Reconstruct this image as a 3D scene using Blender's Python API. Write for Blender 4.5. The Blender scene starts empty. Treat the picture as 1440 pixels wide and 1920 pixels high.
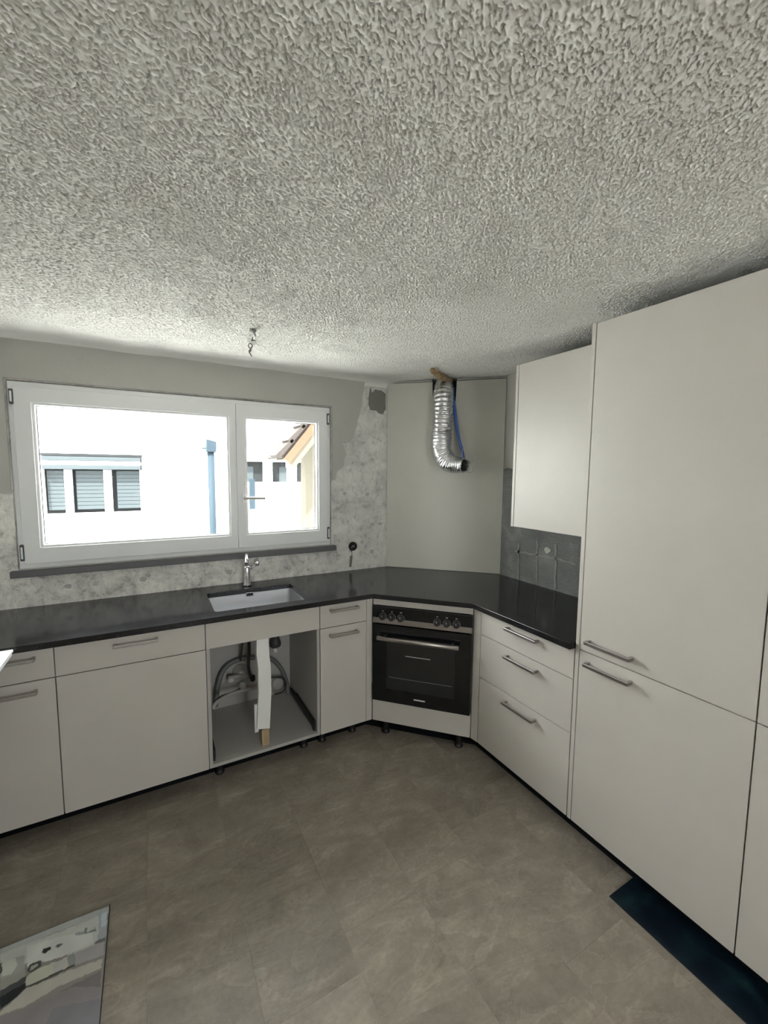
import bpy, bmesh, math, random
import numpy as np
from mathutils import Vector, Matrix, noise
from mathutils.geometry import tessellate_polygon

random.seed(4)
S = bpy.context.scene
C = S.collection
PI = math.pi

# ------------------------------------------------------------------ camera
F, YAW, PITCH, ROLL, EYE = 794.9, 0.5067, -0.0940, 0.0087, 1.626     # pixels on a 1440x1920 frame, radians, metres
fw = Vector((math.sin(YAW)*math.cos(PITCH), math.cos(YAW)*math.cos(PITCH), math.sin(PITCH)))
_r = Vector((math.cos(YAW), -math.sin(YAW), 0)); _u = _r.cross(fw)
rt = _r*math.cos(ROLL) + _u*math.sin(ROLL); up = _u*math.cos(ROLL) - _r*math.sin(ROLL)
EYEP = Vector((0, 0, EYE))
cam = bpy.data.objects.new('camera', bpy.data.cameras.new('camera')); C.objects.link(cam)
cam.data.sensor_fit = 'HORIZONTAL'; cam.data.sensor_width = 36; cam.data.lens = F/1440*36
cam.data.clip_start = 0.02; cam.data.clip_end = 200
m = Matrix((rt, up, -fw)).transposed().to_4x4(); m.translation = EYEP
cam.matrix_world = m
S.camera = cam

def hit(u, v, ax, val):
    """a pixel's ray met with the plane (x, y or z = val)"""
    r = rt*((u-720)/F) - up*((v-960)/F) + fw
    return EYEP + r*((val-EYEP[ax])/r[ax])
def hit_sum(u, v, k):
    """the same with a 45 degree wall x + y = k"""
    r = rt*((u-720)/F) - up*((v-960)/F) + fw
    return EYEP + r*(k/(r.x+r.y))

# ------------------------------------------------------------------ light
W = bpy.data.worlds.new('world'); S.world = W; W.use_nodes = True
bg = W.node_tree.nodes['Background']; bg.inputs[0].default_value = (1.0, 0.99, 1.01, 1); bg.inputs[1].default_value = 3.0
sun = bpy.data.objects.new('sun', bpy.data.lights.new('sun', 'SUN')); C.objects.link(sun)
sun.data.energy = 7.0; sun.data.angle = 0.02; sun.data.color = (1, 0.97, 0.92)
sun.rotation_euler = Vector((0.45, 0.62, -1.0)).to_track_quat('-Z', 'Y').to_euler()
for nm, loc, rot, sx, sy in (('window_portal', (0.26, 3.12, 1.59), (PI/2, 0, PI), 1.70, 0.95),
                             ('rear_portal', (0.40, -2.66, 1.555), (PI/2, 0, 0), .9, 1.21)):
    L = bpy.data.objects.new(nm, bpy.data.lights.new(nm, 'AREA')); C.objects.link(L)
    L.data.shape = 'RECTANGLE'; L.data.size = sx; L.data.size_y = sy; L.location = loc
    L.rotation_euler = (-PI/2, 0, 0) if nm == 'window_portal' else (PI/2, 0, 0)
    L.data.cycles.is_portal = True
vs = S.view_settings
vs.view_transform = 'Standard'; vs.look = 'None'; vs.gamma = 1; vs.use_curve_mapping = False
vs.exposure = 2.80

# ------------------------------------------------------------------ materials
M = {}
def lin(c):
    return tuple((x/255/12.92) if x/255 <= .04045 else ((x/255+.055)/1.055)**2.4 for x in c)
def mat(name, col, rough=.5, metal=0., spec=.5):
    m = bpy.data.materials.new(name); m.use_nodes = True
    b = m.node_tree.nodes['Principled BSDF']
    b.inputs['Base Color'].default_value = (*col, 1); b.inputs['Roughness'].default_value = rough
    b.inputs['Metallic'].default_value = metal; b.inputs['Specular IOR Level'].default_value = spec
    M[name] = m
    return m
class N:
    """small node helper"""
    def __init__(s, m): s.t = m.node_tree; s.b = s.t.nodes['Principled BSDF']
    def n(s, typ, **kw):
        o = s.t.nodes.new(typ)
        for k, v in kw.items():
            if k.startswith('i_'):
                key = k[2:]; key = int(key) if key.isdigit() else key.replace('_', ' ')
                o.inputs[key].default_value = v
            else: setattr(o, k, v)
        return o
    def l(s, a, b): s.t.links.new(a, b)
    def coord(s, scale=(1, 1, 1), rot=(0, 0, 0), out='Object'):
        c = s.n('ShaderNodeTexCoord'); mp = s.n('ShaderNodeMapping'); mp.inputs['Scale'].default_value = scale; mp.inputs['Rotation'].default_value = rot
        s.l(c.outputs[out], mp.inputs['Vector']); return mp.outputs[0]
    def world(s, scale=(1, 1, 1), rot=(0, 0, 0)):
        c = s.n('ShaderNodeNewGeometry'); mp = s.n('ShaderNodeMapping'); mp.inputs['Scale'].default_value = scale; mp.inputs['Rotation'].default_value = rot
        s.l(c.outputs['Position'], mp.inputs['Vector']); return mp.outputs[0]
    def noise(s, vec, scale, detail=4, rough=.55, dist=0):
        o = s.n('ShaderNodeTexNoise'); o.inputs['Scale'].default_value = scale; o.inputs['Detail'].default_value = detail
        o.inputs['Roughness'].default_value = rough; o.inputs['Distortion'].default_value = dist
        s.l(vec, o.inputs['Vector']); return o.outputs['Fac']
    def ramp(s, fac, stops, interp='LINEAR'):
        o = s.n('ShaderNodeValToRGB'); e = o.color_ramp; e.interpolation = interp
        while len(e.elements) < len(stops): e.elements.new(.5)
        for el, (p, c) in zip(e.elements, stops):
            el.position = p; el.color = (*c, 1) if len(c) == 3 else c
        s.l(fac, o.inputs[0]); return o.outputs[0]
    def mix(s, fac, a, b, mode='MIX'):
        o = s.n('ShaderNodeMix'); o.data_type = 'RGBA'; o.blend_type = mode
        for sock, v in ((o.inputs[0], fac), (o.inputs[6], a), (o.inputs[7], b)):
            if hasattr(v, 'is_linked'): s.l(v, sock)
            elif isinstance(v, tuple): sock.default_value = (*v, 1)
            else: sock.default_value = v
        return o.outputs[2]
    def math(s, op, a, b=0.):
        o = s.n('ShaderNodeMath'); o.operation = op
        for sock, v in ((o.inputs[0], a), (o.inputs[1], b)):
            if hasattr(v, 'is_linked'): s.l(v, sock)
            else: sock.default_value = v
        return o.outputs[0]
    def bump(s, h, strength, dist, prev=None):
        o = s.n('ShaderNodeBump'); o.inputs['Strength'].default_value = strength; o.inputs['Distance'].default_value = dist
        s.l(h, o.inputs['Height'])
        if prev is not None: s.l(prev, o.inputs['Normal'])
        return o.outputs[0]
    def base(s, c): s.l(c, s.b.inputs['Base Color'])
    def norm(s, n): s.l(n, s.b.inputs['Normal'])

def m_laminate():
    m = mat('laminate', (.58, .555, .51), .42); n = N(m); w = n.world()
    a = n.noise(w, 3.0, 3); n.base(n.ramp(a, [(.3, (.545, .518, .478)), (.7, (.58, .553, .512))]))
    g = n.noise(w, 900, 2); n.norm(n.bump(g, .08, .001))
m_laminate()
mat('carcass', (.43, .42, .395), .5)
mat('void', (.012, .012, .013), .8)
mat('black_plastic', (.010, .010, .011), .45)
mat('dark_metal', (.05, .05, .055), .4, .8)
mat('chrome', (.55, .55, .57), .14, 1)
mat('satin_steel', (.46, .44, .42), .34, 1)
mat('pvc', (.76, .77, .77), .32)
mat('pvc_gasket', (.03, .03, .035), .6)
mat('hinge', (.10, .10, .11), .4, .6)
mat('white_gloss', (.85, .86, .87), .25)
mat('oven_glass', (.004, .005, .006), .06, 0, .6)
mat('oven_window', (.018, .020, .020), .10, 0, .6)
mat('knob', (.02, .02, .023), .35)
mat('knob_ring', (.32, .32, .33), .3, 1)
mat('mark_grey', (.55, .56, .58), .4)
mat('hose_grey', (.17, .18, .175), .5)
mat('hose_dark', (.05, .05, .05), .5)
mat('plastic_grey', (.42, .41, .38), .45)
mat('plastic_white', (.72, .72, .70), .4)
mat('brass', (.5, .42, .3), .35, 1)
mat('braided', (.35, .35, .35), .4, .8)
mat('foam_board', (.84, .85, .83), .6)
mat('wire', (.16, .15, .14), .5)
mat('wire_white', (.8, .8, .78), .4)
mat('table_top', (.88, .90, .92), .25)
mat('ground_pale', (.45, .45, .43), .9)
mat('facade_white', (.80, .81, .80), .85)
mat('shutter', (.027, .033, .036), .7, 0, .1)
mat('dark_window', (.009, .010, .011), .6, 0, .1)
mat('pipe_blue', (.013, .021, .028), .7, 0, .1)
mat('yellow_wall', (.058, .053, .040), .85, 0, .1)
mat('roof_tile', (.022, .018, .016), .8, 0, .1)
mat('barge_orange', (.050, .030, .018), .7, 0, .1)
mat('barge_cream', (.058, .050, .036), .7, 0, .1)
mat('room_wall', (.62, .61, .58), .8)
mat('black_leg', (.02, .02, .02), .4)

def m_glass():
    m = bpy.data.materials.new('pane_glass'); m.use_nodes = True; t = m.node_tree; t.nodes.clear()
    o = t.nodes.new('ShaderNodeOutputMaterial'); mx = t.nodes.new('ShaderNodeMixShader')
    tr = t.nodes.new('ShaderNodeBsdfTransparent'); tr.inputs[0].default_value = (.96, .98, .97, 1)
    gl = t.nodes.new('ShaderNodeBsdfGlossy'); gl.inputs['Roughness'].default_value = .02
    mx.inputs[0].default_value = .05
    t.links.new(tr.outputs[0], mx.inputs[1]); t.links.new(gl.outputs[0], mx.inputs[2]); t.links.new(mx.outputs[0], o.inputs[0])
    M['pane_glass'] = m
m_glass()

def m_ceiling():
    m = mat('ceiling_plaster', (.74, .74, .715), .9, 0, .2); n = N(m); w = n.world()
    n.base(n.ramp(n.noise(w, 1.6, 3), [(.3, (.82, .81, .78)), (.7, (.87, .86, .835))]))
m_ceiling()

def m_plaster(name, c0, c1):
    m = mat(name, c0, .85, 0, .25); n = N(m); w = n.world()
    n.base(n.ramp(n.noise(w, 2.5, 5), [(.3, c0), (.7, c1)]))
    n.norm(n.bump(n.noise(w, 60, 5, .6), .25, .004))
m_plaster('painted_plaster', (.43, .425, .395), (.475, .47, .44))
m_plaster('cement_board', (.58, .575, .525), (.625, .62, .565))

def m_stripped():
    m = mat('stripped_wall', (.45, .44, .41), .92, 0, .2); n = N(m); w = n.world()
    a = n.noise(w, 7, 6, .62, .6); b = n.noise(w, 26, 5, .6, .4); c = n.noise(w, 3, 3)
    col = n.ramp(a, [(.30, (.40, .395, .38)), (.42, (.64, .63, .60)), (.52, (.76, .745, .70)), (.60, (.82, .805, .755)), (.72, (.90, .88, .83))])
    col2 = n.ramp(b, [(.30, (.45, .45, .45)), (.43, (.88, .88, .88)), (.6, (1, 1, 1)), (.72, (1.12, 1.11, 1.09))])
    col = n.mix(.85, col, col2, 'MULTIPLY')
    fine = n.noise(w, 75, 5, .65, .5); col = n.mix(.7, col, n.ramp(fine, [(.30, (.6, .6, .59)), (.42, (1, 1, 1)), (.68, (1.08, 1.08, 1.07))]), 'MULTIPLY')
    wv2 = n.noise(n.world(scale=(1, 1, .22)), 34, 3, .6, .4); col = n.mix(.5, col, n.ramp(wv2, [(.30, (.7, .7, .69)), (.42, (1, 1, 1)), (.7, (1.08, 1.08, 1.06))]), 'MULTIPLY')
    # cooler, greyer mortar towards the corner board
    sx = n.n('ShaderNodeSeparateXYZ'); n.l(w, sx.inputs[0])
    k = n.n('ShaderNodeMapRange'); k.inputs[1].default_value = .9; k.inputs[2].default_value = 1.25; n.l(n.math('ADD', sx.outputs['X'], n.math('MULTIPLY', c, .2)), k.inputs[0])
    col = n.mix(n.math('MULTIPLY', k.outputs[0], .75), col, n.mix(.5, col, (.55, .55, .54)))
    n.base(col)
    h = n.math('ADD', n.math('MULTIPLY', a, 1.0), n.math('MULTIPLY', b, .5))
    n.norm(n.bump(h, .7, .012, n.bump(n.noise(w, 90, 4), .5, .004)))
m_stripped()

def m_adhesive():
    m = mat('grey_adhesive', (.18, .185, .18), .9, 0, .2); n = N(m); w = n.world()
    a = n.noise(w, 6, 5, .6, .3)
    wv = n.n('ShaderNodeTexWave'); wv.bands_direction = 'Z'; wv.inputs['Scale'].default_value = 17; wv.inputs['Distortion'].default_value = 11; wv.inputs['Detail'].default_value = 3; n.l(w, wv.inputs['Vector'])
    col = n.ramp(a, [(.3, (.14, .145, .14)), (.55, (.19, .195, .187)), (.72, (.28, .282, .27))])
    col = n.mix(.22, col, n.ramp(wv.outputs['Fac'], [(.3, (.75, .75, .75)), (.8, (1.15, 1.15, 1.13))]), 'MULTIPLY')
    n.base(col)
    n.norm(n.bump(wv.outputs['Fac'], .22, .003, n.bump(n.noise(w, 50, 5), .5, .005)))
m_adhesive()
m_plaster('mortar_dark', (.17, .165, .15), (.23, .225, .205))
m_plaster('blob_pale', (.62, .61, .57), (.70, .69, .65))
m_plaster('blob_grey', (.40, .395, .375), (.48, .47, .45))
m_plaster('adhesive_ridge', (.215, .218, .208), (.27, .27, .255))

def m_granite():
    m = mat('black_granite', (.012, .012, .013), .10, 0, .5); n = N(m); w = n.world()
    f = n.noise(w, 420, 3, .7); n.base(n.ramp(f, [(.45, (.010, .010, .011)), (.66, (.022, .022, .023)), (.78, (.07, .07, .072))]))
    d = n.noise(w, 4, 4); n.l(n.ramp(d, [(.3, (.09,)*3), (.7, (.17,)*3)]), n.b.inputs['Roughness'])
m_granite()

def m_floor():
    m = mat('floor_tile', (.2, .19, .17), .5, 0, .4); n = N(m)
    oi = n.n('ShaderNodeObjectInfo')
    c = n.n('ShaderNodeTexCoord'); off = n.n('ShaderNodeVectorMath'); off.operation = 'ADD'
    sc = n.n('ShaderNodeVectorMath'); sc.operation = 'SCALE'; sc.inputs['Scale'].default_value = 37.0
    cm = n.n('ShaderNodeCombineXYZ'); n.l(oi.outputs['Random'], cm.inputs[0]); n.l(oi.outputs['Random'], cm.inputs[1]); n.l(cm.outputs[0], sc.inputs[0])
    n.l(c.outputs['Object'], off.inputs[0]); n.l(sc.outputs[0], off.inputs[1])
    mp = n.n('ShaderNodeMapping'); mp.inputs['Rotation'].default_value = (0, 0, .9); mp.inputs['Scale'].default_value = (1, 2.6, 1); n.l(off.outputs[0], mp.inputs[0])
    v = off.outputs[0]
    a = n.noise(v, 4.6, 6, .66, .8); b = n.noise(mp.outputs[0], 4.0, 8, .66, .7); f = n.noise(v, 60, 4, .7)
    col = n.ramp(a, [(.28, (.235, .203, .165)), (.5, (.288, .250, .206)), (.72, (.345, .304, .254))])
    streak = n.ramp(b, [(.30, (.80, .80, .80)), (.50, (.97, .97, .97)), (.62, (1.16, 1.17, 1.15)), (.74, (1.45, 1.46, 1.44))])
    col = n.mix(.8, col, streak, 'MULTIPLY')
    col = n.mix(.6, col, n.ramp(f, [(.3, (.82, .82, .82)), (.7, (1.12, 1.12, 1.12))]), 'MULTIPLY')
    vn = n.noise(mp.outputs[0], 2.6, 6, .6, 1.2)
    vein = n.ramp(vn, [(.455, (1, 1, 1)), (.495, (1.22, 1.23, 1.21)), (.51, (.86, .86, .86)), (.55, (1, 1, 1))])
    col = n.mix(.6, col, vein, 'MULTIPLY')
    tone = n.ramp(oi.outputs['Random'], [(0, (.96, .96, .96)), (1, (1.03, 1.03, 1.02))])
    n.base(n.mix(1.0, col, tone, 'MULTIPLY'))
    n.norm(n.bump(f, .12, .002))
m_floor()
mat('floor_joint', (.24, .22, .185), .8)

def m_foil():
    m = mat('duct_foil', (.72, .73, .74), .22, 1); n = N(m); w = n.world()
    n.norm(n.bump(n.noise(w, 130, 4, .6), .55, .004))
m_foil()
def m_wood(name, c0, c1):
    m = mat(name, c0, .6); n = N(m); w = n.world(scale=(30, 30, 4)); n.base(n.ramp(n.noise(w, 4, 4), [(.3, c0), (.7, c1)]))
m_wood('raw_wood', (.36, .26, .15), (.48, .36, .22))
def m_bluesheet():
    m = mat('blue_sheet', (.008, .016, .03), .3, 0, .5); n = N(m); w = n.world()
    a = n.noise(w, 9, 5, .6, .5)
    n.base(n.ramp(a, [(.35, (.003, .006, .011)), (.55, (.005, .014, .023)), (.70, (.009, .030, .034)), (.80, (.05, .07, .08))]))
    n.norm(n.bump(a, .25, .006))
m_bluesheet()
mat('expanding_foam', (.34, .235, .125), .9)
mat('blue_pipe', (.055, .13, .42), .35)
mat('steel_sink', (.42, .43, .455), .36, 1)

# ------------------------------------------------------------------ mesh helpers
WM = {}
class MB:
    def __init__(s, xf=None): s.v = []; s.f = []; s.xf = xf
    def add(s, vs, fs):
        o = len(s.v); s.v += [Vector(s.xf(*p)) if s.xf else Vector(p) for p in vs]; s.f += [[i+o for i in f] for f in fs]; return s
    def box(s, x0, x1, y0, y1, z0, z1):
        return s.add([(x, y, z) for z in (z0, z1) for y in (y0, y1) for x in (x0, x1)],
                     [(0, 2, 3, 1), (4, 5, 7, 6), (0, 1, 5, 4), (2, 6, 7, 3), (0, 4, 6, 2), (1, 3, 7, 5)])
    def prism(s, loops, place, a, b):
        """loops: outline then holes, as 2-D points; place(p, q, h) -> xyz; extruded from h=a to h=b"""
        pts = [p for l in loops for p in l]; n = len(pts)
        tris = tessellate_polygon([[Vector((p[0], p[1], 0)) for p in l] for l in loops])
        vs = [place(p[0], p[1], a) for p in pts] + [place(p[0], p[1], b) for p in pts]
        fs = [tuple(t) for t in tris] + [tuple(i+n for i in reversed(t)) for t in tris]
        o = 0
        for l in loops:
            k = len(l)
            for i in range(k):
                j = (i+1) % k; fs.append((o+i, o+j, o+j+n, o+i+n))
            o += k
        return s.add(vs, fs)
    def tube(s, path, rad, seg=10, caps=True, wob=None, sx=1.0):
        P = [Vector(p) for p in path]; n = len(P); rings = []; ref = None
        for i, p in enumerate(P):
            t = (P[min(i+1, n-1)]-P[max(i-1, 0)]).normalized()
            if ref is None:
                ref = Vector((0, 0, 1)) if abs(t.z) < .9 else Vector((1, 0, 0))
            a = (ref - t*ref.dot(t)).normalized(); b = t.cross(a); ref = a
            r = rad(i/(n-1)) if callable(rad) else rad
            ring = []
            for k in range(seg):
                th = 2*PI*k/seg; rr = r*(wob(i, k) if wob else 1)
                ring.append(p + a*math.cos(th)*rr*sx + b*math.sin(th)*rr)
            rings.append(ring)
        vs = [q for r in rings for q in r]
        fs = [(i*seg+k, i*seg+(k+1) % seg, (i+1)*seg+(k+1) % seg, (i+1)*seg+k) for i in range(n-1) for k in range(seg)]
        if caps: fs += [tuple(reversed(range(seg))), tuple((n-1)*seg+k for k in range(seg))]
        return s.add(vs, fs)
    def cyl(s, p, q, r, seg=20): return s.tube([p, q], r, seg)
    def lathe(s, c, prof, seg=24, axis='z'):
        vs = []; n = len(prof)
        for r, h in prof:
            for k in range(seg):
                th = 2*PI*k/seg; a, b = r*math.cos(th), r*math.sin(th)
                vs.append({'z': (c[0]+a, c[1]+b, c[2]+h), 'y': (c[0]+a, c[1]+h, c[2]+b), 'x': (c[0]+h, c[1]+a, c[2]+b)}[axis])
        fs = [(i*seg+k, i*seg+(k+1) % seg, (i+1)*seg+(k+1) % seg, (i+1)*seg+k) for i in range(n-1) for k in range(seg)]
        fs += [tuple(reversed(range(seg))), tuple((n-1)*seg+k for k in range(seg))]
        return s.add(vs, fs)
    def build(s, name, material, parent=None, bevel=0, smooth=False, mods=None):
        me = bpy.data.meshes.new(name)
        o = bpy.data.objects.new(name, me); C.objects.link(o)
        if parent is not None:
            Wm = WM[parent.name]; o.parent = parent; WM[o.name] = Wm
        else:
            lo = [min(v[i] for v in s.v) for i in range(3)]; hi = [max(v[i] for v in s.v) for i in range(3)]
            Wm = Matrix.Translation(((lo[0]+hi[0])/2, (lo[1]+hi[1])/2, lo[2])); o.matrix_world = Wm; WM[o.name] = Wm
        inv = Wm.inverted()
        me.from_pydata([inv @ v for v in s.v], [], s.f)
        b = bmesh.new(); b.from_mesh(me); bmesh.ops.remove_doubles(b, verts=b.verts, dist=1e-6)
        bmesh.ops.recalc_face_normals(b, faces=b.faces); b.to_mesh(me); b.free()
        if smooth:
            me.polygons.foreach_set('use_smooth', [True]*len(me.polygons))
        me.materials.append(M[material])
        if bevel:
            d = o.modifiers.new('bevel', 'BEVEL'); d.width = bevel; d.segments = 2; d.limit_method = 'ANGLE'; d.angle_limit = .7
        return o

def thing(name, label, cat, loc=(0, 0, 0), rz=0, group=None, kind=None):
    o = bpy.data.objects.new(name, None); C.objects.link(o); o.empty_display_size = .1
    o.location = loc; o.rotation_euler = (0, 0, rz)
    WM[o.name] = Matrix.Translation(loc) @ Matrix.Rotation(rz, 4, 'Z')
    return tag(o, label, cat, group, kind)
def tag(o, label=None, cat=None, group=None, kind=None):
    if label: o['label'] = label
    if cat: o['category'] = cat
    if group: o['group'] = group
    if kind: o['kind'] = kind
    return o
def bx(name, material, parent, *b, bevel=0.0012, xf=None):
    return MB(xf).box(*b).build(name, material, parent, bevel)
def spline(pts, n=12):
    """Catmull-Rom through points"""
    P = [Vector(p) for p in pts]; P = [P[0]*2-P[1]] + P + [P[-1]*2-P[-2]]; out = []
    for i in range(1, len(P)-2):
        for k in range(n):
            t = k/n; a, b, c, d = P[i-1], P[i], P[i+1], P[i+2]
            out.append(.5*((2*b)+(-a+c)*t+(2*a-5*b+4*c-d)*t*t+(-a+3*b-3*c+d)*t**3))
    out.append(P[-2]); return out

# ------------------------------------------------------------------ measures (metres)
YF, YW = 2.210, 2.795            # cabinet fronts and wall on the window side
XF, XW = 1.577, 2.180            # cabinet fronts and wall on the right
XL, YB = -1.0, -2.4              # left wall, wall behind the camera
ZC = 2.292                       # ceiling
ZB, ZS, ZT, ZW = .100, .7355, .8775, .9055   # front bottoms, drawer line, front tops, worktop
XA, XB, XC, XD, XE = -.3817, .2185, .8183, 1.1141, 1.1564
OX, OY = 1.570, 1.780            # right end of the diagonal oven front
YR0, YR1, YT, YS = 1.727, 1.139, 1.117, .515
G = .0020                        # half a joint

# ------------------------------------------------------------------ the room
WL, WR, WB, WT = -.606, 1.124, 1.104, 2.070    # window opening
px = lambda p, q, h: (p, h, q)                  # outline in x,z, thickness along y
wb_root = thing('wall_back', 'stripped plaster wall around the wide white window', 'wall', (0.6, YW, 0), kind='structure')
MB().prism([[(XL-.3, 0), (XW+.3, 0), (XW+.3, 2.5), (XL-.3, 2.5)], [(WL, WB), (WR, WB), (WR, WT), (WL, WT)]], px, YW, YW+.32).build('masonry', 'stripped_wall', wb_root)
# the painted skim coat that is left above and beside the window, with its broken edge
random.seed(11)
def ragged(pts, step=.022, amp=.005):
    out = []
    for a, b in zip(pts[:-1], pts[1:]):
        n = max(1, int(math.dist(a, b)/step))
        for i in range(n):
            t = i/n; j = amp if i else amp*.3
            out.append((a[0]+(b[0]-a[0])*t+random.uniform(-j, j), a[1]+(b[1]-a[1])*t+random.uniform(-j, j)))
    return out + [pts[-1]]
edge_r = ragged([(1.384, 2.30), (1.372, 2.20), (1.345, 2.06), (1.318, 1.95), (1.288, 1.88), (1.262, 1.838), (1.188, 1.832), (1.222, 1.80), (1.226, 1.74), (1.214, 1.66), (1.165, 1.625), (1.150, 1.57), (WR+.004, 1.565)])
edge_l = ragged([(WL-.002, 1.503), (-.64, 1.498), (-.68, 1.515), (-.78, 1.50), (-.9, 1.51), (XL, 1.50)])
outline = [(XL, 2.30)] + [p for p in edge_r] + [(WR+.004, WT+.004), (WL-.002, WT+.004)] + edge_l
MB().prism([outline], px, YW-.012, YW-.0005).build('plaster_layer', 'painted_plaster', wb_root, .002)
# dark mortar patch high in the corner and the little chase below the box
pt = [(1.425, 2.235), (1.44, 2.195), (1.47, 2.225), (1.53, 2.215), (1.555, 2.20), (1.558, 2.09), (1.535, 2.05), (1.50, 2.055), (1.475, 2.075), (1.43, 2.075), (1.415, 2.12), (1.418, 2.18)]
MB().prism([ragged(pt+pt[:1], .02, .004)[:-1]], px, YW-.005, YW-.0004).build('mortar_patch', 'mortar_dark', wb_root, .002)
pt = [(1.262, 1.055), (1.285, 1.06), (1.290, 1.0), (1.280, .93), (1.262, .93), (1.268, 1.0)]
MB().prism([pt], px, YW-.003, YW-.0004).build('mortar_patch', 'mortar_dark', wb_root, .001)
# blobs of tile adhesive left on the masonry
random.seed(23)
for i in range(70):
    if i < 34: cx, cz = random.uniform(1.17, 1.54), random.uniform(.94, 1.78)
    else: cx, cz = random.uniform(-.63, 1.2), random.uniform(.93, 1.05)
    if abs(cx-1.29) < .05 and abs(cz-1.083) < .05: continue
    r = random.uniform(.008, .026); k = random.randint(7, 10); a0 = random.random()*6
    pts = [(cx+r*random.uniform(.5, 1.1)*math.cos(a0+2*PI*j/k)*random.choice((1, 1.3)), cz+r*random.uniform(.5, 1.1)*math.sin(a0+2*PI*j/k)) for j in range(k)]
    if min(p[1] for p in pts) < .915: continue
    MB().prism([pts], px, YW-random.uniform(.002, .005), YW-.0003).build('adhesive_blob', random.choice(('stripped_wall', 'stripped_wall', 'blob_pale', 'blob_grey')), wb_root, .0015)

# right wall
py = lambda p, q, h: (h, p, q)
wr_root = thing('wall_right', 'right wall, painted above and grey adhesive above the worktop', 'wall', (XW, .2, 0), kind='structure')
MB().box(XW, XW+.2, YB-.3, YW+.32, 0, 2.5).build('masonry', 'painted_plaster', wr_root)
edge = ragged([(2.60, 1.652), (2.20, 1.652), (2.165, 1.66), (2.12, 1.655), (1.9, 1.65), (1.5, 1.655), (1.145, 1.65)], .03, .006)
MB().prism([[(1.145, .90)] + [(2.60, .90)] + edge], py, XW-.006, XW-.0005).build('adhesive_bed', 'grey_adhesive', wr_root, .001)
ridge = []
for (u0, v0), (u1, v1) in (((973, 1018), (972, 1086)), ((1008, 1012), (1007, 1092)), ((1043, 1020), (1041, 1104)), ((966, 1033), (1040, 1046)), ((1040, 1046), (1080, 1058))):
    a, b = hit(u0, v0, 0, XW-.006), hit(u1, v1, 0, XW-.006)
    d = (b-a).normalized(); nrm = Vector((0, -d.z, d.y))
    pts = []
    n = 14
    for sgn, rng in ((1, range(n+1)), (-1, range(n, -1, -1))):
        for i in rng:
            p = a+(b-a)*(i/n)+nrm*sgn*random.uniform(.003, .013); pts.append((p.y, p.z))
    MB().prism([pts], py, XW-.0095, XW-.0058).build('adhesive_ridge', 'adhesive_ridge', wr_root, .001)
c = hit(1028, 1032, 0, XW-.006)
pts = [(c.y+.03*math.cos(t*.7)*random.uniform(.5, 1), c.z+.022*math.sin(t*.7)*random.uniform(.6, 1.2)) for t in range(9)]
MB().prism([pts], py, XW-.012, XW-.0058).build('mortar_patch', 'painted_plaster', wr_root, .002)

# 45 degree board across the corner, with the ragged notch the duct comes through
A = Vector((1.5653, YW-.001)); B = Vector((XW-.001, 2.1964)); DL = (B-A).length
dx, dy = (B-A)/DL; nx, ny = -dy, dx          # n points into the corner
if nx+ny < 0: nx, ny = -nx, -ny
def dxy(s, t): return (A.x+dx*s+nx*t, A.y+dy*s+ny*t)
pd = lambda p, q, h: (*dxy(p, h), q)
KD = A.x+A.y
h0, h1 = hit_sum(811, 715, KD), hit_sum(855, 716, KD)
s0 = (Vector((h0.x, h0.y))-A).length; s1 = (Vector((h1.x, h1.y))-A).length
zn = hit_sum(852, 752, KD).z
wc_root = thing('wall_corner', 'grey-green board set diagonally across the kitchen corner', 'wall', (A.x, A.y, .9), kind='structure')
zp = 2.272
MB().prism([[(0.007, ZW+.001), (DL-.007, ZW+.001), (DL-.007, zp), (s1+.005, zp), (s1, zn), (s1-.03, zn-.02), (s0+.03, zn+.01), (s0, zn+.05), (s0, zp), (.007, zp)]], pd, 0, .013).build('board', 'cement_board', wc_root, .001)
MB().prism([[(0.0, zp+.005), (s0-.005, zp+.005), (s0-.005, ZC-.004), (0.0, ZC-.004)]], pd, .006, .019).build('top_strip', 'painted_plaster', wc_root, .001)
MB().prism([[(s1+.01, zp+.005), (DL, zp+.005), (DL, ZC-.004), (s1+.01, ZC-.004)]], pd, .006, .019).build('top_strip', 'painted_plaster', wc_root, .001)

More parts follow.
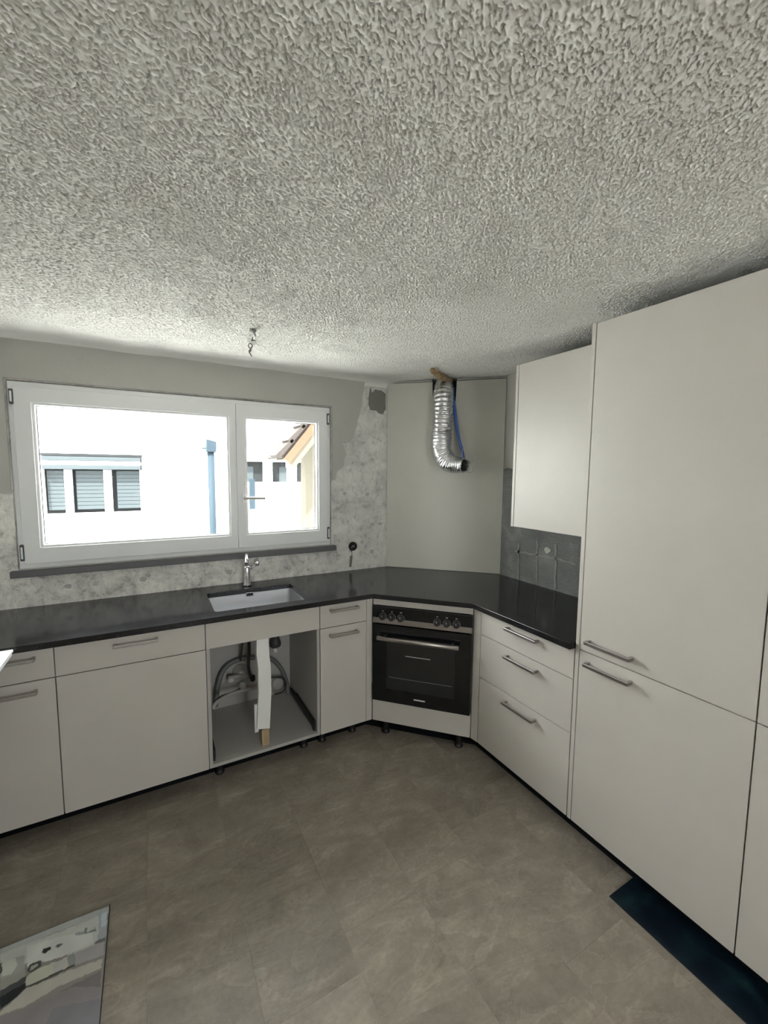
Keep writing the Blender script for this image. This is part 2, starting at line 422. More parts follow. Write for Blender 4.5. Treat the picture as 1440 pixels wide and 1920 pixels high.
# floor: base and single stone-look tiles
fl = MB().box(XL-.3, XW+.2, YB-.3, YW+.32, -.12, -.0022).build('floor', 'floor_joint')
tag(fl, 'floor of brown-grey stone-look tiles', 'floor', kind='structure')
TW, TH = .305, .61
tm = None; row = 0
x = XL + .02
random.seed(7)
inv = WM[fl.name].inverted()
while x < XW:
    y = YB + .02 - (row % 2)*TH/2 - .17*(row % 3)
    while y < YW:
        x1, y0, y1 = x+TW, max(y, YB+.005), min(y+TH, YW-.005)
        if x1 > XW-.005: x1 = XW-.005
        full = (x1-x > TW-.001) and y1-y0 > TH-.001
        if y1-y0 > .02 and x1-x > .02:
            if full and tm: 
                o = bpy.data.objects.new('tile', tm); C.objects.link(o)
            else:
                w_, h_ = x1-x, y1-y0
                me = bpy.data.meshes.new('tile'); b = bmesh.new()
                g = .0001; e = .0002
                lo = [b.verts.new((sx*(w_/2-g), sy*(h_/2-g), -.002)) for sx, sy in ((-1, -1), (1, -1), (1, 1), (-1, 1))]
                hi = [b.verts.new((sx*(w_/2-g-e), sy*(h_/2-g-e), 0)) for sx, sy in ((-1, -1), (1, -1), (1, 1), (-1, 1))]
                b.faces.new(hi)
                for i in range(4): b.faces.new((lo[i], lo[(i+1) % 4], hi[(i+1) % 4], hi[i]))
                b.to_mesh(me); b.free(); me.materials.append(M['floor_tile'])
                if full: tm = me
                o = bpy.data.objects.new('tile', me); C.objects.link(o)
            o.parent = fl; o.location = inv @ Vector(((x+x1)/2, (y0+y1)/2, 0))
        y += TH
    x += TW; row += 1

mat('screed_shade', (.006, .008, .012), .8)
MB().prism([[(XL+.002, 2.325), (1.17, 2.325), (1.655, 1.83), (1.655, YS-.602), (XW-.002, YS-.602), (XW-.002, YW-.002), (XL+.002, YW-.002)]], lambda p, q, h: (p, q, h), .0002, .0009).build('screed_shade', 'screed_shade', fl)  # bare dark screed; along the window run its black paints the deep shade
# ceiling: slab, plus the roughcast coat with a soft cove along the window wall
ce = MB().box(XL-.3, XW+.2, YB-.3, YW, ZC+.012, ZC+.14).build('ceiling', 'ceiling_plaster')
tag(ce, 'rough white plaster ceiling', 'ceiling', kind='structure')
def band_noise(ny, nx, step, lx, ly, ang, seed):
    """smooth random relief with features of about lx by ly metres"""
    w = np.fft.rfft2(np.random.default_rng(seed).normal(size=(ny, nx)))
    fy = np.fft.fftfreq(ny, step)[:, None]; fx = np.fft.rfftfreq(nx, step)[None, :]
    a = (fx*math.cos(ang)+fy*math.sin(ang))*lx; b = (-fx*math.sin(ang)+fy*math.cos(ang))*ly
    q = a*a+b*b
    g = np.fft.irfft2(w*q*np.exp(-q*1.1), (ny, nx)); return g/g.std()
def low_noise(ny, nx, step, l, seed):
    w = np.fft.rfft2(np.random.default_rng(seed).normal(size=(ny, nx)))
    q = (np.fft.fftfreq(ny, step)[:, None]**2+np.fft.rfftfreq(nx, step)[None, :]**2)*l*l
    g = np.fft.irfft2(w*np.exp(-q), (ny, nx)); return g/g.std()
ST = .0032
gx = np.arange(XL, XW+ST, ST); gy = np.arange(.12, YW+ST*.5, ST); gy[-1] = YW; nxc, nyc = len(gx), len(gy)
f_iso = band_noise(nyc, nxc, ST, .0108, .0108, 0, 1); f_fine = band_noise(nyc, nxc, ST, .0078, .0078, 0, 2); f_str = band_noise(nyc, nxc, ST, .020, .0092, .35, 3)
mk = np.clip(.5+.5*low_noise(nyc, nxc, ST, .35, 4) + .5*(1.0-(gx[None, :]+1.0)/1.6), 0, 1)
f = f_iso*(1-.75*mk)+f_str*.75*mk+.45*f_fine
f /= f.std()
hgt = .0019*np.tanh(f) - .0042*np.clip(-f-.62, 0, 1.3)
yy = gy[:, None]; wobl = .05*low_noise(nyc, nxc, ST, .18, 5)
fade = np.clip((YW-.09+wobl-yy)/.20, 0, 1)*np.clip((yy-.12)/.02, 0, 1); fade = fade*fade*(3-2*fade)*.93+.07
RC = .085
cove = np.where(yy > YW-RC, (RC-np.sqrt(np.maximum(RC*RC-(yy-(YW-RC))**2, 0)))*.6, 0)
zz = ZC - cove - hgt*fade + .0022*low_noise(nyc, nxc, ST, .3, 6)*np.clip((yy-.12)/.3, 0, 1)
XX, YY = np.meshgrid(gx, gy)
co = np.stack([XX, YY, zz], -1).reshape(-1, 3)
idx = np.arange(nyc*nxc).reshape(nyc, nxc)
quads = np.stack([idx[:-1, :-1], idx[1:, :-1], idx[1:, 1:], idx[:-1, 1:]], -1).reshape(-1, 4)
k0 = len(co); co = np.vstack([co, [[XL-.2, YB-.3, ZC], [XW+.1, YB-.3, ZC], [XW+.1, .121, ZC], [XL-.2, .121, ZC]]]); quads = np.vstack([quads, [[k0, k0+3, k0+2, k0+1]]])
me = bpy.data.meshes.new('roughcast'); me.vertices.add(len(co)); me.loops.add(quads.size); me.polygons.add(len(quads))
co2 = co - np.array(WM[ce.name].translation)
me.vertices.foreach_set('co', co2.astype(np.float32).ravel()); me.loops.foreach_set('vertex_index', quads.astype(np.int32).ravel())
me.polygons.foreach_set('loop_start', np.arange(0, quads.size, 4, dtype=np.int32)); me.polygons.foreach_set('use_smooth', np.ones(len(quads), dtype=bool))
me.update(calc_edges=True); me.materials.append(M['ceiling_plaster'])
o = bpy.data.objects.new('roughcast', me); C.objects.link(o); o.parent = ce; tag(o, kind='stuff')

# left wall and the wall behind the camera with its glazed opening
wl = MB().box(XL-.3, XL, YB-.3, YW, 0, 2.5).build('wall_left', 'room_wall'); tag(wl, 'plain painted left wall', 'wall', kind='structure')
RX0, RX1, RZ0, RZ1 = -.05, .85, .95, 2.16
wre = MB().prism([[(XL-.3, 0), (XW+.2, 0), (XW+.2, 2.5), (XL-.3, 2.5)], [(RX0, RZ0), (RX1, RZ0), (RX1, RZ1), (RX0, RZ1)]], px, YB-.25, YB).build('wall_rear', 'room_wall')
tag(wre, 'plain painted rear wall with a glazed opening', 'wall', kind='structure')
w2 = thing('window_2', 'plain two-part window in the rear wall', 'window', ((RX0+RX1)/2, YB-.1, RZ0), kind='structure')
MB().prism([[(RX0, RZ0), (RX1, RZ0), (RX1, RZ1), (RX0, RZ1)], [(RX0+.07, RZ0+.07), (.38, RZ0+.07), (.38, RZ1-.07), (RX0+.07, RZ1-.07)], [(.44, RZ0+.07), (RX1-.07, RZ0+.07), (RX1-.07, RZ1-.07), (.44, RZ1-.07)]], px, YB-.13, YB-.06).build('window_frame', 'pvc', w2)
for a, b in ((RX0+.07, .38), (.44, RX1-.07)): bx('pane', 'pane_glass', w2, a-.005, b+.005, YB-.098, YB-.092, RZ0+.065, RZ1-.065, bevel=0)

# ------------------------------------------------------------------ the window
w1 = thing('window_1', 'wide two-sash white window above the sink', 'window', (.26, YW, WB), kind='structure')
def frame_ring(x0, x1, z0, z1, wl_, wr_, wb_, wt_, y0, y1, name, parent, bevel=.003, material='pvc'):
    return MB().prism([[(x0, z0), (x1, z0), (x1, z1), (x0, z1)], [(x0+wl_, z0+wb_), (x1-wr_, z0+wb_), (x1-wr_, z1-wt_), (x0+wl_, z1-wt_)]], px, y0, y1).build(name, material, parent, bevel)
frame_ring(-.600, 1.118, 1.108, 2.064, .055, .055, .055, .055, YW+.004, YW+.085, 'window_frame', w1)
for i, (x0, x1, p0, p1) in enumerate(((-.578, .4855, -.494, .4325), (.4890, 1.092, .553, 1.016))):
    z0, z1, q0, q1 = 1.135, 2.040, 1.229, 1.951
    s_ = frame_ring(x0, x1, z0, z1, p0-x0-.012, x1-p1-.012, q0-z0-.012, z1-q1-.012, YW-.014, YW+.062, 'sash', w1)
    b_ = MB().prism([[(p0-.014, q0-.014), (p1+.014, q0-.014), (p1+.014, q1+.014), (p0-.014, q1+.014)], [(p0, q0), (p1, q0), (p1, q1), (p0, q1)]], px, YW-.006, YW+.030).build('glazing_bead', 'pvc', s_, .004)
    MB().prism([[(p0-.003, q0-.003), (p1+.003, q0-.003), (p1+.003, q1+.003), (p0-.003, q1+.003)], [(p0+.003, q0+.003), (p1-.003, q0+.003), (p1-.003, q1-.003), (p0+.003, q1-.003)]], px, YW+.030, YW+.034).build('gasket', 'pvc_gasket', s_)
    bx('pane', 'pane_glass', s_, p0-.008, p1+.008, YW+.034, YW+.040, q0-.008, q1+.008, bevel=0)
    hx = x0-.004 if i == 0 else x1+.004
    for hz, hl in ((1.985, .075), (1.195, .085)):
        MB().box(hx-.009, hx+.009, YW-.022, YW+.004, hz-hl/2, hz+hl/2).build('hinge_cover', 'hinge', s_, .004)
        MB().box(hx-.004, hx+.004, YW-.024, YW-.020, hz-hl/2+.012, hz+hl/2-.012).build('hinge_inlay', 'pvc', s_, .001)
    if i == 1:
        hp = hit(458, 934, 1, YW-.014)
        MB().box(hp.x-.013, hp.x+.013, YW-.024, YW-.013, hp.z-.033, hp.z+.033).build('handle_plate', 'white_gloss', s_, .004)
        mb = MB(); mb.cyl((hp.x, YW-.024, hp.z), (hp.x, YW-.055, hp.z), .009); mb.tube(spline([(hp.x-.006, YW-.052, hp.z), (hp.x+.03, YW-.056, hp.z), (hp.x+.122, YW-.056, hp.z-.001)], 6), .0085, 12)
        mb.build('handle', 'plastic_grey', s_, 0, True)
# slate sill below the frame
MB().box(-.634, 1.152, YW-.032, YW+.03, 1.068, 1.1035).build('window_sill', 'hinge_sill' if 'hinge_sill' in M else 'dark_metal', w1, .003)
N(mat('slate', (.11, .11, .115), .5))
w1.children[-1].data.materials[0] = M['slate']
bx('seal_strip', 'plastic_grey', w1, -.60, 1.118, YW-.006, YW+.01, 1.1035, 1.109, bevel=.001)

# ------------------------------------------------------------------ cabinets
def handle(parent, p, q, out, xf=None):
    """bow handle from p to q (world), standing out by vector out"""
    p, q, out = Vector(p), Vector(q), Vector(out); d = (q-p).normalized(); L = (q-p).length
    w = .0072; n = out.normalized(); upv = n.cross(d)
    mb = MB()
    def bar(a, b, hw, hn):
        ax = (b-a).normalized(); s2 = upv if abs(ax.dot(upv)) < .5 else d; s3 = ax.cross(s2)
        vs = [e + s2*hw*i + s3*hn*j for e in (a, b) for i, j in ((-1, -1), (1, -1), (1, 1), (-1, 1))]
        mb.add([tuple(v) for v in vs], [(0, 1, 2, 3), (7, 6, 5, 4), (0, 4, 5, 1), (1, 5, 6, 2), (2, 6, 7, 3), (3, 7, 4, 0)])
    bar(p+out-d*.002, q+out+d*.002, w, .0052)
    bar(p+d*.004, p+d*.004+out, w, .0055); bar(q-d*.004, q-d*.004+out, w, .0055)
    return mb.build('handle', 'satin_steel', parent, .0018)
FT = .019      # front thickness
def feet(root, pts, h=ZB):
    for (x, y) in pts:
        MB().lathe((x, y, 0), [(.024, 0), (.025, .006), (.021, .012), (.017, .02), (.017, h-.03), (.028, h-.018), (.030, h-.0005)], 16).build('foot', 'black_plastic', root, 0)
def front_y(root, name, x0, x1, z0, z1, hx=None, hz=None):
    o = bx(name, 'laminate', root, x0+G, x1-G, YF, YF+FT, z0+G, z1-G)
    if hx: handle(o, (hx-.087, YF, hz), (hx+.087, YF, hz), (0, -.031, 0))
    return o
def body_y(root, x0, x1, back=YW-.03):
    mb = MB(); t = .018
    mb.box(x0+.0008, x0+t, YF+FT+.002, back, ZB, ZT-.001); mb.box(x1-t, x1-.0008, YF+FT+.002, back, ZB, ZT-.001)
    mb.box(x0+t, x1-t, YF+FT+.002, back, ZB, ZB+t); mb.box(x0+t, x1-t, back-.008, back, ZB+t, ZT-.001)
    mb.box(x0+t, x1-t, YF+FT+.002, YF+.12, ZT-t, ZT-.001)
    return mb.build('carcass', 'carcass', root)
YC = (YF+YW)/2
# narrow unit by the left wall end of the run, and the one beside it
g_nar = 'narrow base units under the window'
for x0, x1, lab in ((-.982, -.6822, 'narrow base unit in the left wall corner, drawer over door'),
                    (-.6818, XA, 'narrow base unit with drawer and door left of the dishwasher front')):
    c_ = thing('base_cabinet', lab, 'cabinet', ((x0+x1)/2, YC, 0), group=g_nar)
    body_y(c_, x0, x1); hx = (x0+x1)/2
    front_y(c_, 'drawer_front', x0, x1, ZS, ZT, hx, .8355); front_y(c_, 'door', x0, x1, ZB, ZS, hx, .692)
    feet(c_, [(x0+.06, YF+.2), (x1-.06, YF+.2), (x0+.06, YW-.09), (x1-.06, YW-.09)])
# dishwasher-height front
c_ = thing('dishwasher_cabinet', 'wide base unit with one handled panel above a large blank front', 'cabinet', ((XA+XB)/2, YC, 0))
body_y(c_, XA, XB); front_y(c_, 'drawer_front', XA, XB, ZS, ZT, -.078, .8358); front_y(c_, 'front_panel', XA, XB, ZB, ZS)
feet(c_, [(XA+.07, YF+.24), (XB-.06, YF+.24), (XA+.07, YW-.09), (XB-.06, YW-.09)])
# open sink unit
sk = thing('sink_cabinet', 'open sink base unit with its door removed, pipes showing inside', 'cabinet', ((XB+XC)/2, YC, 0))
front_y(sk, 'fascia', XB, XC, ZS, ZT)
t = .018
MB().box(XB+.0008, XB+t, YF+.004, YW-.03, ZB, ZT-.001).build('side_panel', 'carcass', sk, .001)
MB().box(XC-t, XC-.0008, YF+.004, YW-.03, ZB, ZT-.001).build('side_panel', 'carcass', sk, .001)
for p in sk.children:
    if p.name.startswith('side_panel'):   # keep the fascia in front of the side panels
        pass
MB().box(XB+t, XC-t, YF+.004, YW-.03, ZB, ZB+t).build('bottom_panel', 'carcass', sk, .001)
MB().box(XB+t, XC-t, YW-.038, YW-.03, ZB+t, ZT-.001).build('back_panel', 'carcass', sk)
for sx in (XB+t+.001, XC-t-.016):
    mb = MB(); mb.box(sx, sx+.015, YF+.03, YW-.09, ZB+t+.018, ZB+t+.045); mb.box(sx-.0+(.0 if sx > .5 else .0), sx+.015, YF+.03, YW-.2, ZB+t+.048, ZB+t+.062)
    mb.box(sx+.002, sx+.013, YF+.028, YF+.06, ZB+t+.001, ZB+t+.018)
    mb.build('drawer_runner', 'dark_metal', sk, .001)
feet(sk, [(XB+.06, YF+.10), (XC-.07, YF+.10), (XB+.06, YW-.09), (XC-.07, YW-.09)])
# narrow unit right of the sink unit, with its corner post
c_ = thing('base_cabinet', 'narrow base unit between the open sink unit and the oven', 'cabinet', ((XC+XD)/2, YC, 0), group=g_nar)
body_y(c_, XC, XD); front_y(c_, 'drawer_front', XC, XD, ZS, ZT, .9635, .837); front_y(c_, 'door', XC, XD, ZB, ZS, .9605, .690)
bx('corner_post', 'laminate', c_, XD+.001, XE-.002, YF+.002, YF+.06, ZB, ZT-.001)
feet(c_, [(XC+.045, YF+.10), (XD-.05, YF+.10), (XC+.045, YW-.09), (XD-.05, YW-.09)])

# diagonal oven unit (local u along the front from the left, v into the corner)
OL = math.hypot(OX-XE, OY-YF); ca, sa = (OX-XE)/OL, (OY-YF)/OL; oa = math.atan2(sa, ca)
def od(u, v, z): return (XE+ca*u-sa*v, YF+sa*u+ca*v, z)
oc = thing('oven_cabinet', 'diagonal corner base unit that holds the black oven', 'cabinet', od(OL/2, .25, 0), oa)
zo0, zo1 = .243, .829
mb = MB(od); mb.box(.001, .016, FT+.002, .50, ZB, ZT-.001); mb.box(OL-.016, OL-.001, FT+.002, .50, ZB, ZT-.001); mb.box(.016, OL-.016, FT+.002, .50, ZB, ZB+.018); mb.box(.016, OL-.016, .49, .50, ZB+.018, ZT-.001)
mb.build('carcass', 'carcass', oc)
bx('top_fascia', 'laminate', oc, G, OL-G, 0, FT, zo1+.003, ZT-.001, xf=od)
bx('bottom_panel', 'laminate', oc, .001, OL-.001, 0, FT, ZB, zo0-.003, xf=od)
for u, v in ((.07, .06), (OL-.07, .06), (.12, .42), (OL-.12, .42)):
    MB().lathe(od(u, v, 0), [(.024, 0), (.025, .006), (.021, .012), (.017, .02), (.017, ZB-.03), (.028, ZB-.018), (.030, ZB-.0005)], 16).build('foot', 'black_plastic', oc)
ov = thing('oven', 'black built-in oven with steel trim, six knobs and bar handle', 'oven', od(OL/2, .2, zo0), oa)
mb = MB(od); mb.box(.02, OL-.02, .004, .47, zo0+.006, zo1-.004); mb.build('housing', 'dark_metal', ov)
zt0, zt1 = .727, .768
bx('control_panel', 'oven_glass', ov, .006, OL-.005, -.020, .003, zt0+.002, zo1, xf=od, bevel=.002)
bx('trim_strip', 'satin_steel', ov, .006, OL-.005, -.0215, -.0195, zt0+.002, zt1-.006, xf=od, bevel=.0005)
dr = bx('door', 'oven_glass', ov, .006, OL-.005, -.022, .003, zo0, zt0-.006, xf=od, bevel=.003)
bx('door_window', 'oven_window', dr, .095, OL-.093, -.0226, -.0219, zo0+.085, zo0+.395, xf=od, bevel=0)
mb = MB(od); mb.box(.21, .36, -.0229, -.0225, zo0+.300, zo0+.304); mb.build('rack_line', 'mark_grey', dr)
mb = MB(od); mb.box(.11, OL-.11, -.0229, -.0225, zo0+.158, zo0+.161); mb.build('rack_line', 'hose_grey', dr)
MB(od).box(OL/2-.034, OL/2+.034, -.0224, -.0219, zo0+.038, zo0+.046).build('maker_mark', 'mark_grey', dr)
zh = .652
mb = MB(od); mb.tube([(.048, -.062, zh), (OL-.075, -.062, zh)], .0125, 14); mb.cyl((.085, -.062, zh), (.085, -.02, zh), .008); mb.cyl((OL-.11, -.062, zh), (OL-.11, -.02, zh), .008)
mb.build('handle', 'satin_steel', dr, 0, True)
MB(od).box(.045, OL-.072, -.071, -.053, zh-.012, zh+.012).build('handle_bar', 'satin_steel', dr, .004)
for kx in (.070, .125, .180, .395, .450, .505):
    kz = .772
    k_ = MB(od).lathe((0, 0, 0), [(.0, 0), (.0, 0)], 3) if False else None
    mb = MB(od)
    ring = lambda r, v: [(kx+r*math.cos(2*PI*j/20), v, kz+r*math.sin(2*PI*j/20)) for j in range(20)]
    pr = [(.021, -.0195), (.021, -.023), (.0185, -.0235), (.0175, -.044), (.015, -.047)]
    vs_ = [p for r, v in pr for p in ring(r, v)]
    fs_ = [(i*20+j, i*20+(j+1) % 20, (i+1)*20+(j+1) % 20, (i+1)*20+j) for i in range(len(pr)-1) for j in range(20)] + [tuple(range(80, 100)), tuple(reversed(range(20)))]
    kb = mb.add(vs_, fs_).build('knob', 'knob', ov, 0, False)
    mb = MB(od); mb.add([p for r, v in ((.0215, -.0232), (.0215, -.0205), (.0235, -.0205), (.0235, -.0232)) for p in ring(r, v)], [(i*20+j, i*20+(j+1) % 20, ((i+1) % 4)*20+(j+1) % 20, ((i+1) % 4)*20+j) for i in range(4) for j in range(20)])
    mb.build('knob_ring', 'knob_ring', kb)
    bx('pointer', 'mark_grey', kb, kx-.0012, kx+.0012, -.0476, -.0468, kz+.002, kz+.014, xf=od, bevel=0)
    bx('dial_mark', 'mark_grey', ov, kx-.006, kx+.006, -.0204, -.0199, kz+.030, kz+.0335, xf=od, bevel=0)

# right drawer unit with its corner post
XC2 = (XF+XW)/2
du = thing('drawer_cabinet', 'three-drawer base unit between the oven and the tall cupboard', 'cabinet', (XC2, (YR0+YR1)/2, 0))
mb = MB(); mb.box(XF+FT+.002, XW-.03, YR1+.001, YR1+.018, ZB, ZT-.001); mb.box(XF+FT+.002, XW-.03, YR0-.018, YR0-.001, ZB, ZT-.001); mb.box(XF+FT+.002, XW-.03, YR1+.018, YR0-.018, ZB, ZB+.018); mb.box(XW-.038, XW-.03, YR1+.018, YR0-.018, ZB+.018, ZT-.001)
mb.build('carcass', 'carcass', du)
def front_x(root, name, y0, y1, z0, z1, hy=None, hz=None, x=XF):
    o = bx(name, 'laminate', root, x, x+FT, y0+G, y1-G, z0+G, z1-G)
    if hy: handle(o, (x, hy[1], hz), (x, hy[0], hz), (-.031, 0, 0))
    return o
for z0, z1, hz in ((.7363, ZT, .8415), (.4902, .7363, .694), (ZB, .4902, .450)): front_x(du, 'drawer_front', YR1, YR0, z0, z1, (1.326, 1.5215), hz)
mb = MB(); mb.prism([[(XF+.002, YR0+.002), (OX+.001, OY-.003), (OX+.035, OY+.03), (XF+.06, YR0+.002)]], lambda p, q, h: (p, q, h), ZB, ZT-.001)
mb.build('corner_post', 'laminate', du, .001)
feet(du, [(XF+.125, YR1+.06), (XF+.125, YR0-.06), (XW-.1, YR1+.06), (XW-.1, YR0-.06)])

# tall cupboards
ZTT, ZTS = 2.2205, .8825
for i, (y0, y1, lab) in enumerate(((YS, YT, 'tall cupboard beside the worktop end, two handles at mid height'),
                                   (YS-.602, YS-.0004, 'second tall cupboard, one unit away from the worktop end'))):
    tc = thing('tall_cabinet', lab, 'cabinet', (XC2, (y0+y1)/2, 0), group='tall cupboards')
    mb = MB(); mb.box(XF+FT+.002, XW-.01, y0+.001, y0+.018, ZB, ZTT); mb.box(XF+FT+.002, XW-.01, y1-.018, y1-.001, ZB, ZTT); mb.box(XF+FT+.002, XW-.01, y0+.018, y1-.018, ZB, ZB+.018)
    mb.box(XF+FT+.002, XW-.01, y0+.018, y1-.018, ZTT-.018, ZTT); mb.box(XW-.018, XW-.01, y0+.018, y1-.018, ZB+.018, ZTT-.018); mb.build('carcass', 'carcass', tc)
    hy = (.888, 1.074) if i == 0 else (y0+.045, y0+.225)
    front_x(tc, 'door', y0, y1, ZTS, ZTT, hy, .9325); front_x(tc, 'door', y0, y1, ZB, ZTS, hy, .838)
    feet(tc, [(XF+.125, y0+.06), (XF+.125, y1-.06), (XW-.1, y0+.06), (XW-.1, y1-.06)])
    if i == 0:
        bx('end_panel', 'laminate', tc, XF+.001, XW-.001, YT+.0022, YR1-.0022, ZB, ZTT+.004)

# wall cupboard
XU, YU0, ZU0, ZU1 = 1.8075, 1.758, 1.3234, 2.2199
uc = thing('wall_cabinet', 'off-white wall cupboard hung above the right end of the worktop', 'cabinet', ((XU+XW)/2, (YR1+YU0)/2, ZU0))
bx('side_panel', 'laminate', uc, XU, XW-.001, YU0-.018, YU0, ZU0, ZU1)
mb = MB(); mb.box(XU+FT+.002, XW-.002, YR1+.001, YR1+.018, ZU0, ZU1); mb.box(XU+FT+.002, XW-.002, YR1+.018, YU0-.019, ZU0, ZU0+.018); mb.box(XU+FT+.002, XW-.002, YR1+.018, YU0-.019, ZU1-.018, ZU1); mb.box(XW-.010, XW-.002, YR1+.018, YU0-.019, ZU0+.018, ZU1-.018)
mb.build('carcass', 'carcass', uc)
bx('door', 'laminate', uc, XU+.001, XU+FT, YR1+.002, YU0-.0205, ZU0+.001, ZU1-.001)

# ------------------------------------------------------------------ worktop: one granite slab
yfw, xfw = YF-.032, XF-.033
offd = .036
# diagonal front line, moved out from the oven front
P1 = Vector((XE-sa*-offd, YF+ca*-offd)); P2 = Vector((OX-sa*-offd, OY+ca*-offd))
dv = (P2-P1)
K1 = P1+dv*((yfw-P1.y)/dv.y); K2 = P1+dv*((xfw-P1.x)/dv.x)
Q1 = Vector((1.5653, YW-.002)); Q2 = Vector((XW-.008, 2.1964))
f1 = K1+dv*.09; f2 = Vector((xfw, K2.y-.06))
pz = lambda p, q, h: (p, q, h)
sx0, sx1, sy0, sy1 = .272, .772, 2.262, 2.632
def rrect(x0, x1, y0, y1, r, n=5):
    out = []
    for cx, cy, a in ((x1-r, y1-r, 0), (x0+r, y1-r, PI/2), (x0+r, y0+r, PI), (x1-r, y0+r, 3*PI/2)):
        for i in range(n+1): out.append((cx+r*math.cos(a+PI/2*i/n), cy+r*math.sin(a+PI/2*i/n)))
    return out
wt = MB().prism([[(XL+.003, yfw), (K1.x, K1.y), (K2.x, K2.y), (xfw, YR1+.0005), (XW-.008, YR1+.0005), (Q2.x, Q2.y), (Q1.x, Q1.y), (XL+.003, YW-.002)], rrect(sx0, sx1, sy0, sy1, .022)], pz, ZT, ZW).build('worktop', 'black_granite', None, .0015)
tag(wt, 'polished black granite worktop running round the corner', 'worktop')

# ------------------------------------------------------------------ sink and tap
si = thing('sink', 'stainless steel undermount sink let into the black worktop', 'sink', ((sx0+sx1)/2, (sy0+sy1)/2, .70))
mb = MB(); loops = []
for ins, z, r in ((-.012, ZT-.0005, .03), (-.001, ZT-.0005, .022), (.001, ZT-.004, .022), (.006, .735, .03), (.022, .712, .04), (.06, .706, .05)):
    loops.append([(x, y, z) for x, y in rrect(sx0+ins, sx1-ins, sy0+ins, sy1-ins, max(r, .01), 5)])
n = len(loops[0]); vs_ = [p for l in loops for p in l]
fs_ = [(i*n+k, i*n+(k+1) % n, (i+1)*n+(k+1) % n, (i+1)*n+k) for i in range(len(loops)-1) for k in range(n)] + [tuple((len(loops)-1)*n+k for k in range(n))]
bas = mb.add(vs_, fs_).build('basin', 'steel_sink', si, 0, True)
md = bas.modifiers.new('thick', 'SOLIDIFY'); md.thickness = .0015; md.offset = 0
ofx = hit(468, 1114, 1, sy1-.004)
frame_ring(ofx.x-.024, ofx.x+.024, ofx.z-.013, ofx.z+.013, .005, .005, .005, .005, sy1-.012, sy1-.005, 'overflow', si, .001, 'chrome')
bx('overflow_slot', 'void', si, ofx.x-.019, ofx.x+.019, sy1-.0085, sy1-.006, ofx.z-.008, ofx.z+.008, bevel=0)
MB().lathe(((sx0+sx1)/2, (sy0+sy1)/2, .7068), [(.045, 0), (.045, .002), (.032, .0035), (.0, .002)], 24).build('drain', 'chrome', si, 0, True)
fx, fy = .520, 2.708
fa = thing('tap', 'chrome mixer tap behind the sink', 'tap', (fx, fy, ZW))
MB().lathe((fx, fy, ZW), [(.026, 0), (.026, .008), (.021, .012), (.021, .115), (.018, .124), (.0, .126)], 24).build('tap_body', 'chrome', fa, 0, True)
sd = Vector((-.19, -.98, 0)).normalized()
b0 = Vector((fx, fy, ZW+.10))
MB().tube(spline([b0, b0+Vector((0, 0, .045)), b0+sd*.02+Vector((0, 0, .088)), b0+sd*.07+Vector((0, 0, .108)), b0+sd*.14+Vector((0, 0, .100)), b0+sd*.17+Vector((0, 0, .078))], 8), lambda t: .0115-.002*t, 14).build('spout', 'chrome', fa, 0, True)
l0 = Vector((fx+.01, fy, ZW+.095)); l1 = l0+Vector((.052, -.012, .042))
mb = MB(); mb.tube([l0, l1], .006, 12); mb.lathe(tuple(l1), [(.003, -.014), (.011, -.010), (.015, 0), (.011, .010), (.003, .014)], 14); mb.build('lever', 'chrome', fa, 0, True)

# ------------------------------------------------------------------ under the sink
ZI = ZB+.018
def yz(u, v, y): p = hit(u, v, 1, y); return p
# white foam-board strip propped in the opening, standing on a bit of wood
yp = YF-.0005
pr_ = thing('white_strip', 'bent white strip propped upright inside the open sink unit', 'strip', (.50, YF+.04, .17))
L_ = [(481, 1195), (481, 1228), (484, 1252), (485, 1300), (482, 1368)]
R_ = [(504, 1190), (505, 1226), (508, 1250), (509, 1300), (506, 1366)]
yd = [.026, .022, .021, .022, .026]
mb = MB(); vs_ = []
for (a, b, y) in zip(L_, R_, yd):
    p, q = hit(*a, 1, YF+y), hit(*b, 1, YF+y)
    vs_ += [(p.x, p.y, p.z), (q.x, q.y, q.z), (q.x, q.y+.02, q.z), (p.x, p.y+.02, p.z)]
fs_ = [(4*i+k, 4*i+(k+1) % 4, 4*i+4+(k+1) % 4, 4*i+4+k) for i in range(4) for k in range(4)] + [(0, 1, 2, 3), (19, 18, 17, 16)]
mb.add(vs_, fs_).build('strip', 'foam_board', pr_, .0015)
a, b = hit(477, 1322, 1, YF+.048), hit(485, 1372, 1, YF+.048)
MB().box(a.x, b.x, YF+.047, YF+.060, b.z, a.z).build('flange', 'foam_board', pr_, .001)
zbot = min(v[2] for v in vs_)
a, b = hit(489, 1366, 1, YF+.058), hit(503, 1390, 1, YF+.058)
wp = MB().box(a.x, b.x, YF+.030, YF+.062, ZI+.0006, zbot-.0005).build('wooden_prop', 'raw_wood', None, .001); tag(wp, 'short raw wooden block under the white strip', 'wood block')
